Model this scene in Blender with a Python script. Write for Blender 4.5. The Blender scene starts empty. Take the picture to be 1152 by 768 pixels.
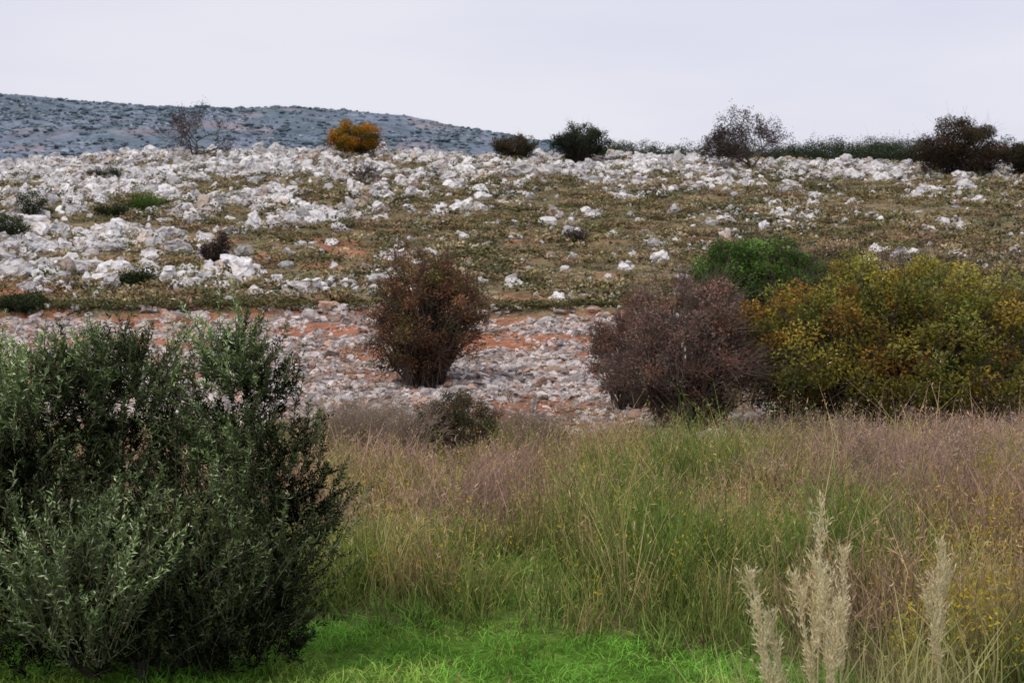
import bpy, bmesh, math
import numpy as np
from mathutils import Vector
rng=np.random.default_rng(7)
CAMZ=3.0; F=1600.0; CX=576.0; HZ=300.0
# ---------------------------------------------------------------- noise
def _h(xi,yi,seed):
    h=(xi.astype(np.int64)*374761393+yi.astype(np.int64)*668265263+seed*982451653)&0xffffffff
    h=((h^(h>>13))*1274126177)&0xffffffff
    h=(h^(h>>16))&0xffffffff
    return h/4294967296.0
def vn(x,y,seed=0):
    x=np.asarray(x,float);y=np.asarray(y,float)
    xi=np.floor(x);yi=np.floor(y);fx=x-xi;fy=y-yi
    fx=fx*fx*(3-2*fx);fy=fy*fy*(3-2*fy)
    a=_h(xi,yi,seed);b=_h(xi+1,yi,seed);c=_h(xi,yi+1,seed);d=_h(xi+1,yi+1,seed)
    return (a*(1-fx)+b*fx)*(1-fy)+(c*(1-fx)+d*fx)*fy
def fbm(x,y,seed=0,o=4):
    s=0;a=.5;t=0
    for i in range(o):
        s=s+a*vn(x,y,seed+i*17);t+=a;a*=.5;x=x*2.03+5.1;y=y*2.03+1.7
    return s/t
def ss(a,b,v):
    t=np.clip((v-a)/(b-a),0,1);return t*t*(3-2*t)
# ---------------------------------------------------------------- terrain
_prof=[(-40,-2.9),(6,-3.0),(11,-3.05),(15,-3.05),(25,-3.67),(38,-4.72),(45,-4.85),(60,-3.8),(75,-2.7),(90,-0.75),(120,3.5),(160,9.8),(190,14.3),(200,15.2),(212,15.2),(230,15.4),(300,22.7),(380,23.0),(500,15),(800,0),(1500,-30),(6000,-60)]
_py=np.linspace(-40,600,3201); _pf=np.interp(_py,[p[0] for p in _prof],[p[1] for p in _prof])
_k=np.exp(-np.linspace(-2,2,41)**2);_k/=_k.sum()
_pf=np.convolve(np.pad(_pf,20,mode='edge'),_k,mode='valid')
_PY=np.concatenate([_py,[800,1500,6000]]);_PF=np.concatenate([_pf,[0,-30,-60]])
def step_y(x): return 74.5+2.5*(fbm(x/14.,x*0,31)-.5)*2+0.02*x
def gh(x,y):
    x=np.asarray(x,float);y=np.asarray(y,float)
    f=np.interp(y,_PY,_PF)
    f=f+np.interp(x,[-110,-68,-45,-15,0,30,68,110],[-1.5,-1.2,.5,.3,-.1,-.6,-1.3,-1.6])*ss(110,190,y)*(1-ss(300,400,y))
    f=f-1.4*ss(-10,-90,x)*ss(230,290,y)*(1-ss(300,400,y))
    f=f+0.55*ss(0,0.7,y-step_y(x))*(1-ss(85,110,y))
    f=f+(fbm(x/9,y/9,3)-.5)*(0.25+1.1*ss(85,110,y))*ss(14,30,y)
    f=f+(fbm(x/2.2,y/2.2,5)-.5)*(0.12+.5*ss(85,110,y))
    return CAMZ+f
def at(px,y): return (px-CX)/F*y
def gy(py,px=CX):
    ys=np.linspace(6,205,4000);p=HZ-F*(gh(at(px,ys),ys)-CAMZ)/ys
    i=np.argmin(np.abs(p-py));return ys[i]
# ---------------------------------------------------------------- mesh accumulator
class Acc:
    def __init__(s): s.v=[];s.c=[];s.q=[];s.t=[];s.n=0
    def add(s,v,c,quads=None,tris=None):
        v=np.asarray(v,float).reshape(-1,3);c=np.asarray(c,float)
        if c.ndim==1:c=np.tile(c,(len(v),1))
        s.v.append(v);s.c.append(c)
        if quads is not None:s.q.append(np.asarray(quads).reshape(-1,4)+s.n)
        if tris is not None:s.t.append(np.asarray(tris).reshape(-1,3)+s.n)
        s.n+=len(v)
    def build(s,name,mat,smooth=False):
        v=np.concatenate(s.v);c=np.concatenate(s.c)
        q=np.concatenate(s.q) if s.q else np.zeros((0,4),int)
        t=np.concatenate(s.t) if s.t else np.zeros((0,3),int)
        me=bpy.data.meshes.new(name)
        me.vertices.add(len(v));me.vertices.foreach_set('co',v.astype(np.float32).ravel())
        loops=np.concatenate([q.ravel(),t.ravel()]).astype(np.int32)
        me.loops.add(len(loops));me.loops.foreach_set('vertex_index',loops)
        st=np.concatenate([np.arange(len(q))*4,len(q)*4+np.arange(len(t))*3]).astype(np.int32)
        me.polygons.add(len(st));me.polygons.foreach_set('loop_start',st)
        me.update(calc_edges=True)
        me.polygons.foreach_set('use_smooth',np.full(len(st),bool(smooth)))
        a=me.color_attributes.new('Col','FLOAT_COLOR','POINT')
        a.data.foreach_set('color',np.concatenate([np.clip(c,0,1),np.ones((len(c),1))],1).astype(np.float32).ravel())
        me.materials.append(mat)
        o=bpy.data.objects.new(name,me);bpy.context.scene.collection.objects.link(o);return o
def nrm(a): return a/(np.linalg.norm(a,axis=-1,keepdims=True)+1e-9)
def leaves(acc,p,d,L,W,col):
    n=len(p);d=nrm(d);s=nrm(np.cross(d,rng.normal(size=(n,3))))
    L=np.broadcast_to(L,(n,))[:,None];W=np.broadcast_to(W,(n,))[:,None]
    up=np.cross(d,s)*L*0.1
    v=np.stack([p,p+d*L*.5+s*W*.5+up,p+d*L,p+d*L*.5-s*W*.5+up],1).reshape(-1,3)
    acc.add(v,np.repeat(col,4,0),quads=np.arange(4*n).reshape(-1,4))
def tubes(acc,P,R,col,k=4):
    n,m,_=P.shape
    T=nrm(np.gradient(P,axis=1));a=nrm(np.cross(T,np.array([.3,.9,.25])));b=np.cross(T,a)
    th=np.arange(k)*2*np.pi/k
    ring=P[:,:,None,:]+R[:,:,None,None]*(np.cos(th)[None,None,:,None]*a[:,:,None,:]+np.sin(th)[None,None,:,None]*b[:,:,None,:])
    idx=np.arange(n*m*k).reshape(n,m,k)
    A=idx[:,:-1];B=idx[:,1:]
    q=np.stack([A,np.roll(A,-1,2),np.roll(B,-1,2),B],-1).reshape(-1,4)
    c=np.asarray(col,float)
    if c.ndim==2:c=np.repeat(c,m*k,0)
    acc.add(ring.reshape(-1,3),c,quads=q)
def rotmats(n,tilt=.5):
    yaw=rng.uniform(0,2*np.pi,n);a=rng.normal(0,tilt,n);b=rng.normal(0,tilt,n)
    Z=np.zeros((n,3,3));Z[:,0,0]=np.cos(yaw);Z[:,0,1]=-np.sin(yaw);Z[:,1,0]=np.sin(yaw);Z[:,1,1]=np.cos(yaw);Z[:,2,2]=1
    X=np.zeros((n,3,3));X[:,0,0]=1;X[:,1,1]=np.cos(a);X[:,1,2]=-np.sin(a);X[:,2,1]=np.sin(a);X[:,2,2]=np.cos(a)
    Y=np.zeros((n,3,3));Y[:,1,1]=1;Y[:,0,0]=np.cos(b);Y[:,0,2]=np.sin(b);Y[:,2,0]=-np.sin(b);Y[:,2,2]=np.cos(b)
    return Z@X@Y
def inst(acc,variants,pos,scale,rot,tint):
    n=len(pos);w=rng.integers(0,len(variants),n)
    for i,(v,f,c) in enumerate(variants):
        m=w==i;k=m.sum()
        if k==0:continue
        V=np.einsum('nij,nvj->nvi',rot[m],v[None]*scale[m][:,None,:])+pos[m][:,None,:]
        C=c[None]*tint[m][:,None,:]
        Fc=(f[None]+(np.arange(k)*len(v))[:,None,None]).reshape(-1,f.shape[1])
        if f.shape[1]==3: acc.add(V.reshape(-1,3),C.reshape(-1,3),tris=Fc)
        else: acc.add(V.reshape(-1,3),C.reshape(-1,3),quads=Fc)
# ---------------------------------------------------------------- materials
def newmat(name):
    m=bpy.data.materials.new(name);m.use_nodes=True;nt=m.node_tree;nt.nodes.clear()
    return m,nt,nt.nodes,nt.links
def colmix(N,Lk,mode,a,b,fac=1.0):
    x=N.new('ShaderNodeMix');x.data_type='RGBA';x.blend_type=mode
    if isinstance(fac,float):x.inputs[0].default_value=fac
    else:Lk.new(fac,x.inputs[0])
    for s,v in ((6,a),(7,b)):
        if isinstance(v,tuple):x.inputs[s].default_value=v
        else:Lk.new(v,x.inputs[s])
    return x.outputs[2]
def ramp(N,Lk,src,stops):
    r=N.new('ShaderNodeValToRGB');e=r.color_ramp.elements
    while len(e)<len(stops):e.new(.5)
    for i,(p,c) in enumerate(stops):
        e[i].position=p;e[i].color=(c,c,c,1) if isinstance(c,(int,float)) else (*c,1)
    Lk.new(src,r.inputs[0]);return r.outputs[0]
def noise(N,Lk,scale,detail=4,co=None,rough=.6):
    n=N.new('ShaderNodeTexNoise');n.inputs['Scale'].default_value=scale;n.inputs['Detail'].default_value=detail;n.inputs['Roughness'].default_value=rough
    if co:Lk.new(co,n.inputs['Vector'])
    return n.outputs[0]
def foliage_mat(name,trans=.25):
    m,nt,N,Lk=newmat(name)
    at_=N.new('ShaderNodeAttribute');at_.attribute_name='Col'
    d=N.new('ShaderNodeBsdfDiffuse')
    Lk.new(at_.outputs[0],d.inputs[0])
    o=N.new('ShaderNodeOutputMaterial')
    if trans:
        t=N.new('ShaderNodeBsdfTranslucent');Lk.new(at_.outputs[0],t.inputs[0])
        x=N.new('ShaderNodeMixShader');x.inputs[0].default_value=trans
        Lk.new(d.outputs[0],x.inputs[1]);Lk.new(t.outputs[0],x.inputs[2]);Lk.new(x.outputs[0],o.inputs[0])
    else: Lk.new(d.outputs[0],o.inputs[0])
    return m
M_fol=foliage_mat('foliage',.2);M_grass=foliage_mat('grass_blades',.25);M_far=foliage_mat('far_foliage',0)
def soft_mat(name,stops1,s1,stops2,s2,bs,bd,d=4):
    m,nt,N,Lk=newmat(name)
    a=N.new('ShaderNodeAttribute');a.attribute_name='Col'
    g=N.new('ShaderNodeNewGeometry')
    c=colmix(N,Lk,'MULTIPLY',a.outputs[0],ramp(N,Lk,noise(N,Lk,s1,d,g.outputs['Position'],.7),stops1))
    c=colmix(N,Lk,'MULTIPLY',c,ramp(N,Lk,noise(N,Lk,s2,3,g.outputs['Position'],.65),stops2))
    p=N.new('ShaderNodeBsdfDiffuse');Lk.new(c,p.inputs[0])
    b=N.new('ShaderNodeBump');b.inputs['Strength'].default_value=.8;b.inputs['Distance'].default_value=bd
    Lk.new(noise(N,Lk,bs,3,g.outputs['Position'],.75),b.inputs['Height']);Lk.new(b.outputs[0],p.inputs['Normal'])
    o=N.new('ShaderNodeOutputMaterial');Lk.new(p.outputs[0],o.inputs[0]);return m
M_ground=soft_mat('ground_soil',[(.3,.5),(.7,1.45)],1.3,[(.3,.6),(.7,1.35)],9,4,.15)
M_rock=soft_mat('limestone',[(.34,.4),(.46,1.0),(.7,1.2)],1.7,[(.35,(.84,.80,.77)),(.55,(1.03,1.02,1.0))],.4,3,.25)
M_hill=soft_mat('hill_scrub_haze_tint',[(.35,.8),(.65,1.2)],.03,[(.4,.85),(.6,1.15)],.16,.1,2)
# ---------------------------------------------------------------- ground
def lerp(a,b,t): return a+(b-a)*np.asarray(t)[...,None]
def bare_mask(x,y): return ss(.49,.59,fbm(x/4.5+3,y/3.0,77,4))
def red_slope(x,y): return ss(.57,.66,fbm(x/3.2+9,y/3,23))*(1-ss(100,125,y))*(.5+.5*ss(8,-8,x))
def lawn(x,y):
    e=12.3+1.7*(fbm(x/.9,y*0,9,3)-.5)+np.where(x>.9,-(x-.9)*1.4,0)
    return 1-ss(-.6,.6,y-e+1.5*(fbm(x/.5,y/.5,19,2)-.5))
def green_mask(x,y):
    g=lawn(x,y)
    g=np.maximum(g,ss(.55,.66,fbm(x/2.3+1,y/3.0,55,3))*(y<34)*.75)
    g=np.maximum(g,.95*np.exp(-(((x-2.6)/1.5)**2+((y-20.5)/2.2)**2)))
    return g
ys=np.concatenate([np.linspace(-40,8,50)[:-1],8*np.exp(np.linspace(0,math.log(6000/8),560))])
xs=30*np.sinh(np.linspace(-5.6,5.6,540))
X,Y=np.meshgrid(xs,ys);Zt=gh(X,Y)
C=np.zeros(X.shape+(3,));C[:]=(.20,.165,.08)
C=lerp(C,np.array((.13,.14,.05)),ss(.45,.6,fbm(X/4,Y/4,12)))
C=lerp(C,np.array((.10,.18,.03)),green_mask(X,Y))
rub=ss(34,37.5,Y+3*(vn(X/5,Y/5,8)-.5))
soil=lerp(np.tile(np.array((.31,.235,.185)),X.shape+(1,)),np.array((.40,.175,.10)),bare_mask(X,Y))
C=lerp(C,soil,rub)
sc=ss(-.2,.3,Y-step_y(X)-.2)
scr=lerp(np.tile(np.array((.26,.205,.12)),X.shape+(1,)),np.array((.18,.16,.09)),ss(.4,.6,fbm(X/6,Y/6,21)))
scr=lerp(scr,np.array((.38,.175,.10)),red_slope(X,Y))
C=lerp(C,scr,sc)
C=lerp(C,np.array((.08,.09,.045)),ss(205,240,Y))
a=Acc();ny,nx=X.shape;idx=np.arange(ny*nx).reshape(ny,nx)
q=np.stack([idx[:-1,:-1],idx[:-1,1:],idx[1:,1:],idx[1:,:-1]],-1).reshape(-1,4)
a.add(np.stack([X,Y,Zt],-1).reshape(-1,3),C.reshape(-1,3),quads=q)
a.build('ground',M_ground,True)
# ---------------------------------------------------------------- distant hill
hx=np.linspace(-1500,900,400);hy=np.linspace(700,2300,200);HX,HY=np.meshgrid(hx,hy)
pr=[(-1500,120),(-800,168),(-540,178),(-446,171),(-352,166),(-211,162),(-118,155),(-40,143),(30,130),(110,118),(250,88),(500,30),(900,-30)]
top=np.interp(HX,[p[0] for p in pr],[p[1] for p in pr])
HZt=CAMZ-30+(top+23)*np.sin(np.clip((HY-700)/800,0,1)*np.pi/2)*(1-.3*ss(1500,2300,HY))
HZt+= (fbm(HX/90,HY/90,4,5)-.5)*16*ss(700,900,HY)+(fbm(HX/15,HY/15,6,3)-.5)*3
hc=lerp(np.tile(np.array((.20,.235,.29)),HX.shape+(1,)),np.array((.27,.245,.265)),ss(.52,.65,fbm(HX/70,HY/50,61)))  # aerial haze painted in: hill base colours tinted bluish grey
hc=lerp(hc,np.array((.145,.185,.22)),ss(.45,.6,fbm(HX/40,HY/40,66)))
a=Acc();ny,nx=HX.shape;idx=np.arange(ny*nx).reshape(ny,nx)
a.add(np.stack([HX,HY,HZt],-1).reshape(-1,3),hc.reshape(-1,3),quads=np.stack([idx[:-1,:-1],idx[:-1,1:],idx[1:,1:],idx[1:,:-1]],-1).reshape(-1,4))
def ico(sub):
    bm=bmesh.new();bmesh.ops.create_icosphere(bm,subdivisions=sub,radius=1)
    v=np.array([x.co[:] for x in bm.verts]);f=np.array([[k.index for k in x.verts] for x in bm.faces]);bm.free();return v,f
def rockvar(sub,ncut,jit=.06,dlo=.45):
    v,f=ico(sub);v=v.copy()
    for i in range(ncut):
        nn=nrm(rng.normal(size=3));d=rng.uniform(dlo,.9)
        s=v@nn;m=s>d;v[m]-=np.outer(s[m]-d,nn)
    v+=rng.normal(0,jit,v.shape)
    return v,f,np.clip(1+rng.normal(0,.07,(len(v),1)),.7,1.2)*np.ones((1,3))
R1=[rockvar(1,3,.1) for _ in range(8)];R2=[rockvar(2,8,.11,.38) for _ in range(14)];R3=[rockvar(3,14,.075,.35) for _ in range(12)]
def hillz(x,y):
    i=np.clip(np.searchsorted(hx,x),1,len(hx)-1);j=np.clip(np.searchsorted(hy,y),1,len(hy)-1);return HZt[j,i]
n=34000;x=rng.uniform(-900,300,n);y=rng.uniform(850,1560,n);k=rng.random(n)<.3+.7*ss(.4,.6,fbm(x/50,y/60,67));x=x[k];y=y[k];n=len(x)
s=np.exp(rng.normal(.2,.45,n))
pale=rng.random(n)<.25;s=np.where(pale,s*.6,s)
tint=np.where(pale[:,None],np.array((.37,.39,.43)),np.array((.135,.18,.205)))*rng.uniform(.85,1.15,(n,1))  # shrub and rock specks carry the same painted haze tint
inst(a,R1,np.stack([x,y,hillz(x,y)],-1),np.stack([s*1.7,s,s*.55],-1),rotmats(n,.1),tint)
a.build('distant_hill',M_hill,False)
# ---------------------------------------------------------------- rocks on the ridge
def proj(x,y):
    z=gh(x,y);return x/y*F+CX,HZ-F*(z-CAMZ)/y
n=170000
y=rng.uniform(76,212,n);x=rng.uniform(-1,1,n)*(y*.36+20)
u,p=proj(x,y)
cl=fbm(x/6,y/8,41,4);cl2=fbm(x/22,y/16,45,3)
D=.9*ss(222,188,p)*ss(.38,.52,cl+.05)*(1-.25*ss(700,1000,u))
lf=ss(540,330,u)*ss(345,300,p)
left=lf*ss(.46,.53,cl+.15*(cl2-.5)+.015)
D=np.maximum(D,left*1.0)
D=np.maximum(D,.4*ss(.55,.65,cl)*ss(335,250,p))
D=np.maximum(D,.035)
D=D*(1-.8*np.exp(-(((u-110)/150)**2+((p-240)/18)**2)))
D=D*.34
m=rng.random(n)<D
x=x[m];y=y[m];p=p[m];n=len(x);cl=cl[m];u=u[m];lf=lf[m]
s=np.exp(rng.normal(-1.3,.54,n))*(.8+.5*ss(240,185,p)+.4*lf*(1-ss(240,185,p)));s=np.clip(s,.09,1.3)
t=np.array((.79,.775,.765))*rng.uniform(.58,1.08,(n,1))
t=np.where((rng.random(n)<.08)[:,None],t*np.array((.78,.68,.58)),t)
sc3=np.stack([s*rng.uniform(.8,1.6,n),s*rng.uniform(.7,1.1,n),s*rng.uniform(.5,1.2,n)],-1)
pos=np.stack([x,y,gh(x,y)+s*.1],-1)
a=Acc();big=s>.75
inst(a,R3,pos[big],sc3[big],rotmats(big.sum(),.35),t[big])
inst(a,R2,pos[~big],sc3[~big],rotmats((~big).sum(),.35),t[~big])
a.build('limestone_rocks',M_rock)
n=150000
y=34+45*rng.random(n)**.9;x=rng.uniform(-1,1,n)*(y*.37+6)
k=(y<step_y(x)+1.0);x=x[k];y=y[k]
D=(1-.82*bare_mask(x,y))*(.22+.78*ss(.38,.56,fbm(x/1.6,y/1.6,91,3)))*ss(34,40,y)
k=rng.random(len(x))<D;x=x[k];y=y[k];n=len(x)
s=np.clip(np.exp(rng.normal(-2.55,.55,n)),.035,.34)
edge=np.exp(-((y-step_y(x))/1.2)**2)
s=s*(1+.8*edge)
t=np.array((.60,.545,.52))*rng.uniform(.42,1.25,(n,1));t=np.where((rng.random(n)<.25)[:,None],t*np.array((.88,.66,.54)),t)
sc3=np.stack([s*rng.uniform(.8,1.8,n),s*rng.uniform(.7,1.1,n),s*rng.uniform(.4,.9,n)],-1)
pos=np.stack([x,y,gh(x,y)+s*.15],-1);a=Acc()
sm=s<.17
inst(a,R1,pos[sm],sc3[sm],rotmats(sm.sum(),.4),t[sm]);inst(a,R2,pos[~sm],sc3[~sm],rotmats((~sm).sum(),.3),t[~sm])
a.build('rubble_stones',M_rock)
# ---------------------------------------------------------------- scrub cushions
def cushion(nl,L=.26,up=.5):
    d=nrm(rng.normal(size=(nl,3)));d[:,2]=abs(d[:,2]);r=rng.uniform(.6,1,nl)**.5
    p=d*r[:,None]*np.array((1,1,.8))*(1+.25*np.sin(d[:,:1]*5+rng.uniform(0,6)))
    dd=nrm(d+rng.normal(0,.6,(nl,3))+np.array((0,0,up)))
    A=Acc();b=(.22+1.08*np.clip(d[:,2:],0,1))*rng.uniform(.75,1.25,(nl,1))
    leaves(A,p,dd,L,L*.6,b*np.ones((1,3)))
    return A.v[0],A.q[0],A.c[0]
CU=[cushion(80) for _ in range(10)]
n=40000
y=rng.uniform(74,212,n);x=rng.uniform(-1,1,n)*(y*.36+20);k=y>step_y(x)+.6;x=x[k];y=y[k]
u,p=proj(x,y)
D=(.3+.7*ss(.38,.58,fbm(x/4,y/5,101,3)))*(1-.5*ss(215,185,p))*(1-.35*ss(500,300,u)*ss(330,290,p))*(1-.85*red_slope(x,y))
k=rng.random(len(x))<D*.75;x=x[k];y=y[k];n=len(x)
s=np.clip(np.exp(rng.normal(-.72,.44,n)),.18,1.2)
pal=np.array([(.24,.20,.09),(.33,.25,.14),(.17,.17,.075),(.31,.21,.13),(.12,.135,.065),(.40,.33,.20)])
w=(fbm(x/9,y/9,111,3)*9).astype(int)+rng.integers(0,4,n)
t=pal[w%6]*rng.uniform(.65,1.25,(n,1))
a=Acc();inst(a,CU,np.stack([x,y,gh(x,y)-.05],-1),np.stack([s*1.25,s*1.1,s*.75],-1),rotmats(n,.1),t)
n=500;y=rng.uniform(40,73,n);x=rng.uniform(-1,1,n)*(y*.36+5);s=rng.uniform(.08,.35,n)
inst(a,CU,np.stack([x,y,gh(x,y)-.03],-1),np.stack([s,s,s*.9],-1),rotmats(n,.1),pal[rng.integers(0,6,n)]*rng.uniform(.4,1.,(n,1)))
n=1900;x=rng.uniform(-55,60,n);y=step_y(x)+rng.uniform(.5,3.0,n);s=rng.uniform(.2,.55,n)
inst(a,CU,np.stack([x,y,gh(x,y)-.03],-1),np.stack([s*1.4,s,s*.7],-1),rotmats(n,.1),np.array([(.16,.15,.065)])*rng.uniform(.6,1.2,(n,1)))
a.build('scrub_cushions',M_far)
# ---------------------------------------------------------------- bushes
def bush(name,px,y,w,h,pal,nl=30000,nc=260,L=.1,W=.05,sig=.07,bark=(.09,.07,.06),twigs=1,dep=None,low=.06,lump=.22,cz=.52,seed=1,acc=None,x=None,mat=None,shade=.6):
    global rng
    old=rng;rng=np.random.default_rng(seed)
    x0=at(px,y) if x is None else x;z0=float(gh(x0,y));dep=dep or w*.85
    d=nrm(rng.normal(size=(nc,3)))
    ph=rng.uniform(0,6,6)
    lum=1+lump*(np.sin(d[:,0]*3.1+ph[0])*np.sin(d[:,2]*4.3+ph[1])+.6*np.sin(d[:,1]*5+ph[2]+d[:,0]*4))+rng.normal(0,.06,nc)
    r=rng.uniform(.15,1,nc)**.42*lum
    c=d*r[:,None]*np.array([w/2,dep/2,h*(1-cz)])*.93
    lowm=c[:,2]<0;c[lowm,2]*=cz/(1-cz)
    c[:,2]+=h*cz;c[:,2]=np.maximum(c[:,2],h*low)
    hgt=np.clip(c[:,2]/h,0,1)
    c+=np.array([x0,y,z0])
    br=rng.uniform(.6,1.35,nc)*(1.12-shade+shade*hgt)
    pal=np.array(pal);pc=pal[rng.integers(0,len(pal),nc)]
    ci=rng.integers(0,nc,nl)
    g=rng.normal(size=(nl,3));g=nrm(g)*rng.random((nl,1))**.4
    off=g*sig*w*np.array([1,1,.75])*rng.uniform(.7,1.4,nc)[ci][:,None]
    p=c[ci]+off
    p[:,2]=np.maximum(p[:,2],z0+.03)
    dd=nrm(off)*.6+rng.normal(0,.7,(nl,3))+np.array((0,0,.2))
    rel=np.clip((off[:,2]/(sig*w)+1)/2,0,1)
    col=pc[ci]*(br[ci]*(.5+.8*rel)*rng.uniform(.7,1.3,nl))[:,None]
    A=acc or Acc()
    leaves(A,p,dd,L*rng.uniform(.7,1.3,nl),W,col)
    nt=int(nc*twigs);ti=rng.integers(0,nc,nt);tt=np.linspace(0,1,6)[None,:,None]
    b0=np.array([x0,y,z0-.1])+np.stack([rng.normal(0,w*.06,nt),rng.normal(0,w*.05,nt),np.zeros(nt)],-1)
    e=c[ti];mid=(b0+e)/2+rng.normal(0,w*.05,(nt,3));mid[:,2]+=h*.06
    P=b0[:,None]*(1-tt)**2+2*mid[:,None]*tt*(1-tt)+e[:,None]*tt**2
    P=P+rng.normal(0,.012*w,P.shape)*tt
    R=(.010*h*(1-tt[...,0])+.002*h)*rng.uniform(.6,1.2,(nt,1))
    tubes(A,P,R,np.array(bark),3)
    nf=nt*5;fi=rng.integers(0,nc,nf);e0=c[fi];dirr=nrm(c[fi]-np.array([x0,y,z0+h*.3]))+rng.normal(0,.5,(nf,3))
    tt=np.linspace(0,1,3)[None,:,None]
    P=e0[:,None]+dirr[:,None]*tt*w*.11+rng.normal(0,.01*w,(nf,3,3))*tt
    P[...,2]=np.maximum(P[...,2],z0+.02)
    tubes(A,P,(.0018*h*(1-.7*tt[...,0]))*np.ones((nf,1)),np.array(bark)*1.3,3)
    rng=old
    if acc is None:return A.build(name,mat or M_fol)
brown=[(.27,.14,.08),(.21,.12,.07),(.31,.16,.08),(.19,.135,.07),(.20,.17,.06)]
mauve=[(.27,.165,.135),(.32,.20,.16),(.22,.14,.115),(.29,.22,.17),(.34,.17,.12)]
green=[(.10,.19,.04),(.08,.15,.035),(.13,.22,.05)]
yel=[(.40,.34,.06),(.30,.30,.065),(.21,.25,.06),(.43,.31,.06),(.34,.32,.07),(.44,.24,.055),(.26,.27,.065),(.37,.34,.07)]
dkg=[(.05,.07,.03),(.065,.085,.035),(.045,.06,.03)]
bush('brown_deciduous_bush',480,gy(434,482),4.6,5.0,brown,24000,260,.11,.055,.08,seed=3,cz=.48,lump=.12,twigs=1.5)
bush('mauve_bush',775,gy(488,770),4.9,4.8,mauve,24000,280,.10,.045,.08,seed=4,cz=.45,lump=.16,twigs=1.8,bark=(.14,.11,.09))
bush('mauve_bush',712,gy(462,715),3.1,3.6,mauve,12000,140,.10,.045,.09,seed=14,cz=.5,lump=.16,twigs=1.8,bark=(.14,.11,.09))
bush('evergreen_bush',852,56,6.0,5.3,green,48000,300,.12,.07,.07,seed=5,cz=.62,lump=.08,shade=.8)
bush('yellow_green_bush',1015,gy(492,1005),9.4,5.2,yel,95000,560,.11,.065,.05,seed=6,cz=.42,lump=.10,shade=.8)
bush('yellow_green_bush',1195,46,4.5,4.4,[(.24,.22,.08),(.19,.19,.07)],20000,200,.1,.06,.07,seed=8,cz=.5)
bush('dark_shrub',515,29.5,2.0,1.5,[(.095,.08,.045),(.13,.105,.065),(.08,.08,.04)],17000,160,.05,.02,.07,seed=9,cz=.45,lump=.1)
for i,(px,py,w,h,pal) in enumerate([(40,246,42,32,dkg),(12,270,50,30,dkg),(120,203,42,11,dkg),(165,236,40,18,green),(130,245,45,15,dkg),(245,300,34,32,[(.08,.055,.05),(.09,.07,.055)]),
    (150,322,50,13,dkg),(25,350,60,20,dkg),(100,440,30,30,dkg),(715,497,40,12,dkg)]):
    Yg=gy(py,px);k=Yg/F
    bush('slope_shrub',px,Yg,w*k,h*k*1.1,pal,2600,40,.16,.09,.14,seed=20+i,cz=.42,low=.1)
def skyb(name,px,y,wpx,hpx,pal,nl,seed,**k):
    s=y/F;bush(name,px,y,wpx*s,hpx*s,pal,nl,120,.22,.13,.09,seed=seed,**k)
skyb('orange_tree',400,186,70,40,[(.50,.22,.025),(.42,.17,.02),(.30,.19,.03),(.17,.17,.035),(.5,.25,.03)],13000,50,lump=.04,cz=.45)
skyb('dark_brown_tree',580,188,52,30,[(.10,.085,.05),(.13,.10,.055)],8000,51,lump=.1)
skyb('holm_oak_tree',652,186,72,42,[(.045,.06,.04),(.065,.08,.05)],14000,52,cz=.55,lump=.12)
skyb('dark_brown_tree',1080,172,112,66,[(.10,.065,.045),(.075,.055,.04),(.085,.07,.04)],26000,53,cz=.42,lump=.10)
skyb('dark_brown_tree',1155,176,64,40,[(.09,.07,.05),(.06,.065,.035)],9000,54)
def tree(name,px,y,h,w,leafcol,nleaf,seed,depth=6,ls=.2):
    global rng
    old=rng;rng=np.random.default_rng(seed);x0=at(px,y);z0=float(gh(x0,y))-.2;A=Acc();tips=[]
    def rec(p,d,L,r,lev):
        m=4;pts=[p]
        for i in range(m-1):
            d=d+rng.normal(0,.16,3);d[2]+=.04;d/=np.linalg.norm(d);pts.append(pts[-1]+d*L/(m-1))
        tubes(A,np.array([pts]),np.array([np.linspace(r,r*.65,m)]),np.array((.09,.07,.065)),4 if lev<3 else 3)
        if lev>=depth:tips.append(pts[-1]);return
        for i in range(3 if lev<5 else 2):
            nd=d+rng.normal(0,.62,3)*np.array([w/h*1.1,w/h*1.1,.6]);nd/=np.linalg.norm(nd);rec(pts[-1 if i<2 else -2],nd,L*rng.uniform(.66,.88),max(r*.62,.032),lev+1)
    for k in range(3):
        d=np.array([rng.normal(0,.5),rng.normal(0,.5),1.]);d/=np.linalg.norm(d);rec(np.array([x0,y,z0]),d,h*.28,.15,1)
    tips=np.array(tips)
    if nleaf:
        ti=rng.integers(0,len(tips),nleaf);P=tips[ti]+rng.normal(0,.32,(nleaf,3))
        leaves(A,P,rng.normal(size=(nleaf,3)),ls,ls*.55,np.array(leafcol)*rng.uniform(.6,1.3,(nleaf,1)))
    rng=old;return A.build(name,M_far)
tree('bare_tree',220,184,8.6,10.5,(.09,.07,.065),900,61)
tree('sparse_brown_tree',843,180,8.2,3.8,(.09,.07,.065),7500,62,ls=.24)
tree('bare_tree',408,150,3.4,3,(.16,.12,.10),60,63,5)
tree('bare_tree',648,108,1.8,3,(.16,.12,.10),60,64,5)
A=Acc()
for i in range(210):
    px=rng.uniform(640,1400);y=rng.uniform(262,300)
    if i>110:px=rng.uniform(840,1400)
    s=rng.uniform(2.6,4.2)*(1.5 if 900<px<1070 else 1.15)
    bush('',px,y,s*rng.uniform(1.6,2.8),s,[(.06,.08,.045),(.08,.10,.055),(.055,.07,.045)],1100,30,.26,.17,.10,seed=200+i,acc=A,twigs=.1,lump=.1,cz=.45)
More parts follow.
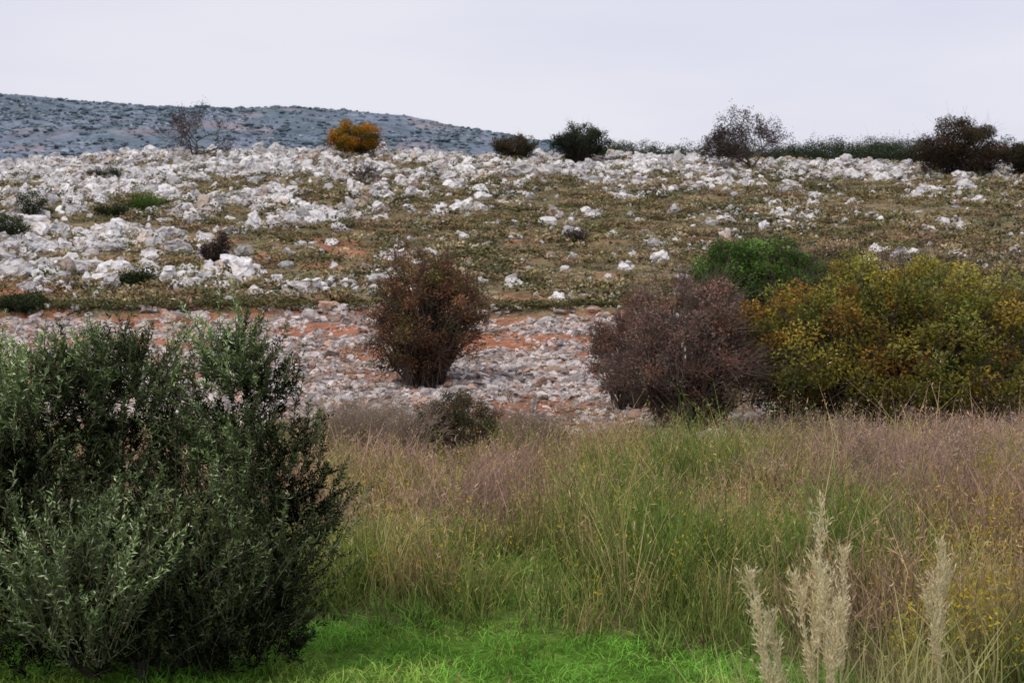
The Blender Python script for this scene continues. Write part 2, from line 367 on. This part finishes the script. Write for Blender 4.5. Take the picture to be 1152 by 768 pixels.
for i in range(55):
    px=rng.uniform(-350,130);y=rng.uniform(270,300);s=rng.uniform(2,3.6)
    bush('',px,y,s*rng.uniform(2,3),s,dkg,700,24,.3,.2,.12,seed=400+i,acc=A,twigs=.1,cz=.4)
for i in range(40):
    px=rng.uniform(120,720);y=rng.uniform(215,240);s=rng.uniform(.8,1.8)
    bush('',px,y,s*rng.uniform(1.5,3),s,dkg,400,20,.3,.2,.12,seed=500+i,acc=A,twigs=.1)
A.build('distant_trees',M_far)
# ---------------------------------------------------------------- foreground olive
def olive():
    A=Acc();y0=10.6
    S=F/y0
    lobes=[(40,520,.80,.80,.1),(120,480,.66,.76,.3),(268,480,.54,.76,.2),(318,575,.52,.78,-.1),(30,650,1.1,.9,-.3),(180,670,1.0,.85,-.1),(300,690,.42,.7,.0),(-90,560,1.0,1.2,.3),(205,590,.6,.8,.5)]
    g0=float(gh(at(170,y0),y0))
    ns=26;b0=np.stack([at(170,y0)+rng.normal(0,.22,ns),y0+rng.normal(0,.2,ns),np.full(ns,g0-.1)],-1)
    tt=np.linspace(0,1,8)[None,:,None]
    L=[np.array([at(l[0],y0),y0+l[4],CAMZ+(HZ-l[1])/S]) for l in lobes]
    e=np.array([L[i%len(L)] for i in range(ns)])+np.clip(rng.normal(0,.15,(ns,3)),-.2,.2);e[:,2]-=.15;mid=(b0+e)/2+rng.normal(0,.1,(ns,3))
    P=b0[:,None]*(1-tt)**2+2*mid[:,None]*tt*(1-tt)+e[:,None]*tt**2
    tubes(A,P,.04*(1-.8*tt[...,0])*np.ones((ns,1)),np.array((.07,.065,.05)),6)
    def shoots(c,hw,hh,n,length,bright,nleaf=42,shell=.55,spread=.33,thr=.27):
        d=nrm(rng.normal(size=(n,3)));r=rng.uniform(shell,1,n)**.6
        st=c+d*r[:,None]*np.array([hw,hw*.9,hh])*.84
        cn=fbm(st[:,0]/.28+st[:,1]*1.3,st[:,2]/.33-st[:,1]*1.1,777,2)
        k=(st[:,2]>g0+.05)&(cn>thr);st=st[k];d=d[k];r=r[k];cn=cn[k];n=len(st)
        dirr=nrm(d*np.array([.6,.5,.2])+np.array([0,0,1.])+rng.normal(0,spread,(n,3)))
        ln=length*rng.uniform(.4,1.3,n)*(.75+.6*np.clip(cn-.35,0,.4)/.4)
        bend=rng.normal(0,.16,(n,3));bend[:,2]-=.06
        t=np.linspace(0,1,5)[None,:,None]
        P=st[:,None]+dirr[:,None]*ln[:,None,None]*t+bend[:,None]*(t**2)*ln[:,None,None]
        tubes(A,P,.004*(1.1-t[...,0])*np.ones((n,1)),np.array((.15,.14,.09)),3)
        tl=(np.arange(nleaf)+.5)/nleaf;tl=tl[None,:]+rng.normal(0,.01,(n,nleaf))
        p=st[:,None]+dirr[:,None]*(ln[:,None]*tl)[...,None]+bend[:,None]*(tl**2*ln[:,None])[...,None]
        side=nrm(rng.normal(size=(n,nleaf,3)));ld=nrm(dirr[:,None]*.7+side*.75)
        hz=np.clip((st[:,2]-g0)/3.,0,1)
        sb=(rng.uniform(.5,1.4,n)*(.25+1.0*hz)*(.35+1.5*np.clip(cn-.3,0,.4)/.4))[:,None]  # shading painted into leaf colour: lower shoots and clump gaps darker
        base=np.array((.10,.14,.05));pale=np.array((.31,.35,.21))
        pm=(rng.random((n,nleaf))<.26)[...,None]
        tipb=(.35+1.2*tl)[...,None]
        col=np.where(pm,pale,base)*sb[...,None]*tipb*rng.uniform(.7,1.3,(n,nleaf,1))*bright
        L_=(.055*rng.uniform(.65,1.3,(n,nleaf))*(1-.35*tl**3)).ravel()
        leaves(A,p.reshape(-1,3),ld.reshape(-1,3),L_,.0115,col.reshape(-1,3))
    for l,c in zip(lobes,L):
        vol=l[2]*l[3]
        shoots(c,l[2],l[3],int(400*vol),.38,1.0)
        shoots(c,l[2]*.75,l[3]*.8,int(230*vol),.36,.25,40,.1,thr=.1)  # inner shoots coloured dark, painting the shade inside the crown
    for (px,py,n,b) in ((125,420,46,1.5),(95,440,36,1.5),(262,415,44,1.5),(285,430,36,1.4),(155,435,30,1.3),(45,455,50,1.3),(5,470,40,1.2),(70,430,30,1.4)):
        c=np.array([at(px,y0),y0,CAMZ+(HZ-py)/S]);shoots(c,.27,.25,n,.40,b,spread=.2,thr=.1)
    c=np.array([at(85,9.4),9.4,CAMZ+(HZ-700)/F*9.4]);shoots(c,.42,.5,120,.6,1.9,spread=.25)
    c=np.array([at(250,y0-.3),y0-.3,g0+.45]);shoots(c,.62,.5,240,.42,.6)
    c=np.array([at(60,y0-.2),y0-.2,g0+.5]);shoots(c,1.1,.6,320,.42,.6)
    A.build('olive_tree',M_fol)
olive()
# ---------------------------------------------------------------- dry grass
def blades(A,x,y,h,w,col,lean=.25,root=.55):
    n=len(x);z=gh(x,y);b=np.stack([x,y,z-.02],-1)
    th=rng.uniform(0,2*np.pi,n);s=np.stack([np.cos(th),np.sin(th),np.zeros(n)],-1)
    ld=np.stack([rng.normal(0,1,n)*lean,rng.normal(0,1,n)*lean,np.ones(n)],-1);ld=nrm(ld)
    b2=rng.normal(0,1,(n,3))*np.reshape(lean,(-1,1))*.8;b2[:,2]=-abs(b2[:,2])*.4
    m=b+ld*(h*.55)[:,None];t=b+ld*h[:,None]+b2*h[:,None]
    W=w[:,None]
    v=np.stack([b-s*W,b+s*W,m+s*W*.8,m-s*W*.8,t],1).reshape(-1,3)
    i=np.arange(n)[:,None]*5
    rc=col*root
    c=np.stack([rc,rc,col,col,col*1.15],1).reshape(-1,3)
    A.add(v,c,quads=i+np.array([[0,1,2,3]]),tris=i+np.array([[3,2,4]]));return t,ld
A=Acc()
nt=17000
yy=8.5+28.5*rng.random(nt)**1.15;xx=rng.uniform(-1,1,nt)*(yy*.37+1.5)
lw=lawn(xx,yy);gp=green_mask(xx,yy)
tm=np.clip(1-.97*lw,0,1)*(1-.55*gp)
dens=fbm(xx/1.1,yy/1.5,131,3)
k=(rng.random(nt)<tm*ss(37.5,32.5,yy+3*(dens-.5))*(.10+.9*ss(.36,.58,dens)));xx=xx[k];yy=yy[k];nt=len(xx);dens=dens[k];lw=lw[k];gp=gp[k]
un=xx/yy
reg=(fbm(xx/1.7,yy/2.8,141,3)-.5)*2.8+.40+.26*ss(11,20,yy)+.26*ss(.05,.25,un)*ss(15,22,yy)-.3*gp
pg=np.array([(.19,.27,.065),(.30,.33,.085),(.44,.39,.14),(.56,.44,.21),(.56,.385,.21),(.54,.37,.26),(.48,.32,.24)])
pi=np.clip((reg*6.0+rng.normal(0,.9,nt)),0,6).astype(int)
tc=pg[pi]*rng.uniform(.5,1.2,(nt,1))*(.7+.6*fbm(xx/1.3,yy/1.6,149,2))[:,None];th_=rng.uniform(.3,.95,nt)*(.25+1.5*fbm(xx/1.5,yy/1.7,151,2))*np.where(rng.random(nt)<.1,1.4,1)*(1-.25*ss(26,33,yy))*(1-.4*lw)
nb=17
ti=np.repeat(np.arange(nt),nb);n=len(ti)
x=xx[ti]+rng.normal(0,.10,n);y=yy[ti]+rng.normal(0,.10,n)
h=th_[ti]*rng.uniform(.35,1.3,n)
h*=1-.5*np.exp(-((x+1.1)/.9)**2)*(y>21)*(y<29.7)
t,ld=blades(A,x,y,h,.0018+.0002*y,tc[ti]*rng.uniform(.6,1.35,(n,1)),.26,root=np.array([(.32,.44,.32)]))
k=rng.random(n)<.42;tp=t[k];m=len(tp)
for j in range(3):
    o=-ld[k]*(rng.uniform(0,.3,m)*h[k])[:,None]
    leaves(A,tp+o,ld[k]+rng.normal(0,.6,(m,3)),rng.uniform(.03,.1,m),.007+.0004*tp[:,1],tc[ti][k]*rng.uniform(.8,1.35,(m,1)))
A.build('dry_grass',M_grass)
A=Acc();n=52000;y=11.0+20*rng.random(n)**1.2;x=rng.uniform(-1,1,n)*(y*.37+1)
k=(rng.random(n)<.15+.85*np.maximum(ss(.47,.6,fbm(x/1.2,y/1.5,161,3)),green_mask(x,y)))&(lawn(x,y)<.7);x=x[k];y=y[k];n=len(x)
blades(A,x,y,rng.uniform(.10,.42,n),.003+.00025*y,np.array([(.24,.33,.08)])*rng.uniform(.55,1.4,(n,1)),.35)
A.build('tall_green_grass',M_grass)
A=Acc()
for i in range(90):
    if i<44: px=rng.uniform(365,620);y=rng.uniform(27,34)
    else: px=rng.uniform(830,1250);y=rng.uniform(17,33)
    if i<44 and 430<px<590 and y<31: px-=110
    s=rng.uniform(.5,1.0)*(1.2 if i<44 else 1)
    pl=[(.31,.245,.175),(.26,.205,.15),(.35,.28,.20)] if i<44 else [(.50,.35,.27),(.42,.30,.23),(.50,.38,.28)]
    bush('',px,y,s*1.9,s*1.2,pl,1500,40,.05,.012,.12,bark=(.26,.19,.145),seed=700+i,acc=A,twigs=2.0,cz=.5)
A.build('dead_shrub_thicket',M_fol)
A=Acc()
n=1000;y=rng.uniform(9.5,26,n);x=np.where(rng.random(n)<.6,y*.34+rng.normal(0,.45,n),rng.uniform(-.12,.36,n)*y)
k=lawn(x,y)<.5;x=x[k];y=y[k];n=len(x)
hh=rng.uniform(.4,1.0,n);t,ld=blades(A,x,y,hh,np.full(n,.004),np.tile((.26,.28,.06),(n,1)),.14)
for j in range(14):
    leaves(A,t-ld*(rng.uniform(0,.5,n)*hh)[:,None]+rng.normal(0,.03,(n,3)),rng.normal(size=(n,3))+np.array((0,0,.6)),.04,.016,np.array([(.55,.42,.05)])*rng.uniform(.6,1.2,(n,1)))
A.build('yellow_flower_stalks',M_grass)
A=Acc()
n=170000;y=6.5+rng.random(n)**1.3*26;x=rng.uniform(-1,1,n)*(y*.37+1.2)
g=green_mask(x,y);k=rng.random(n)<g+.04;x=x[k];y=y[k];n=len(x)
lum=.3+1.4*fbm(x/.5,y/.5,171,3)
hc_=np.where((fbm(x/.8,y/.8,175,2)>.55)[:,None],np.array([(.34,.50,.10)]),np.array([(.23,.50,.07)]))
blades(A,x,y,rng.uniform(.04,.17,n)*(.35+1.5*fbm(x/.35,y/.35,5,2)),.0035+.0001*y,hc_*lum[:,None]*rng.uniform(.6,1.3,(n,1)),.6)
A.build('green_grass',M_grass)
def plume(name,stems):
    A=Acc()
    for (px0,px1,pyt,y) in stems:
        S=F/y;xt=at(px1,y);zt=CAMZ+(HZ-pyt)/S;x0=at(px0,y);z0=float(gh(x0,y))
        b=np.array([x0,y,z0]);e=np.array([xt,y+rng.normal(0,.1),zt]);mid=(b+e)/2+np.array([(x0-xt)*.2,0,.1])
        t=np.linspace(0,1,10)[:,None];P=b*(1-t)**2+2*mid*t*(1-t)+e*t**2
        tubes(A,P[None],np.linspace(.006,.002,10)[None],np.array((.65,.56,.35)),4)
        ns=46;q=np.sort(rng.random(ns));tt=(1-.5*q)[:,None]
        pc=b*(1-tt)**2+2*mid*tt*(1-tt)+e*tt**2
        dr=nrm(nrm(e-mid)+rng.normal(0,.20,(ns,3)));ln=(.05+.12*np.sin(np.clip(q+.1,0,1)*np.pi))*rng.uniform(.5,1.2,ns)
        w_=np.linspace(0,1,14)[None,:,None]
        pp=(pc[:,None]+dr[:,None]*ln[:,None,None]*w_).reshape(-1,3)+rng.normal(0,.004,(ns*14,3))
        m=len(pp);leaves(A,pp,np.repeat(dr,14,0)+rng.normal(0,.35,(m,3)),rng.uniform(.02,.05,m),.006,np.array([(.82,.71,.46)])*rng.uniform(.65,1.15,(m,1)))
    px=np.mean([s[0] for s in stems]);y=stems[0][3];n=180
    x=at(px,y)+rng.normal(0,.28,n);yy=y+rng.normal(0,.2,n)
    blades(A,x,yy,rng.uniform(.5,1.3,n),np.full(n,.005),np.array([(.46,.42,.19)])*rng.uniform(.5,1.3,(n,1)),.22)
    return A.build(name,M_grass)
plume('plume_grass',[(925,938,580,7.6),(915,918,640,7.5),(950,955,635,7.8),(935,905,668,7.4),(930,948,690,7.2),(940,930,650,7.4)])
plume('plume_grass',[(900,842,650,7.2),(905,868,700,7.3),(890,850,690,7.1)])
plume('plume_grass',[(1050,1058,620,8.6),(1075,1040,660,8.4),(1060,1075,650,8.5)])
# ---------------------------------------------------------------- world, sun, camera
az=math.radians(215);el=math.radians(50)
w=bpy.data.worlds.new('World');bpy.context.scene.world=w;w.use_nodes=True;nt=w.node_tree;N=nt.nodes;Lk=nt.links;N.clear()
sk=N.new('ShaderNodeTexSky');sk.sky_type='NISHITA';sk.sun_disc=False;sk.sun_elevation=el;sk.sun_rotation=az;sk.dust_density=3
tc=N.new('ShaderNodeTexCoord');mp=N.new('ShaderNodeMapping');mp.inputs['Scale'].default_value=(1,1,5);Lk.new(tc.outputs['Generated'],mp.inputs[0])
cn=noise(N,Lk,1.6,4,mp.outputs[0],.5)
cc=ramp(N,Lk,cn,[(.35,(.73,.735,.93)),(.68,(.91,.90,.99))])
big=N.new('ShaderNodeVectorMath');big.operation='SCALE';big.inputs['Scale'].default_value=9.4;Lk.new(cc,big.inputs[0])
c=colmix(N,Lk,'MIX',sk.outputs[0],big.outputs[0],.9)
bg=N.new('ShaderNodeBackground');bg.inputs[1].default_value=.1;Lk.new(c,bg.inputs[0])
o=N.new('ShaderNodeOutputWorld');Lk.new(bg.outputs[0],o.inputs[0])
sd=bpy.data.lights.new('sun','SUN');sd.energy=1.5;sd.angle=math.radians(12);sd.color=(1,.94,.84)
so=bpy.data.objects.new('sun',sd);bpy.context.scene.collection.objects.link(so)
v=Vector((math.sin(az)*math.cos(el),math.cos(az)*math.cos(el),math.sin(el)));so.rotation_euler=v.to_track_quat('Z','Y').to_euler()
cd=bpy.data.cameras.new('camera');cd.lens=50;cd.sensor_width=36;cd.clip_end=9000;cd.clip_start=.05
cd.dof.use_dof=True;cd.dof.focus_distance=14;cd.dof.aperture_fstop=4.0
co=bpy.data.objects.new('camera',cd);bpy.context.scene.collection.objects.link(co)
co.location=(0,0,CAMZ);co.rotation_euler=(math.radians(90)-math.atan((384-HZ)/F),0,0)
bpy.context.scene.camera=co
bpy.context.scene.view_settings.view_transform='Standard';bpy.context.scene.view_settings.look='None'
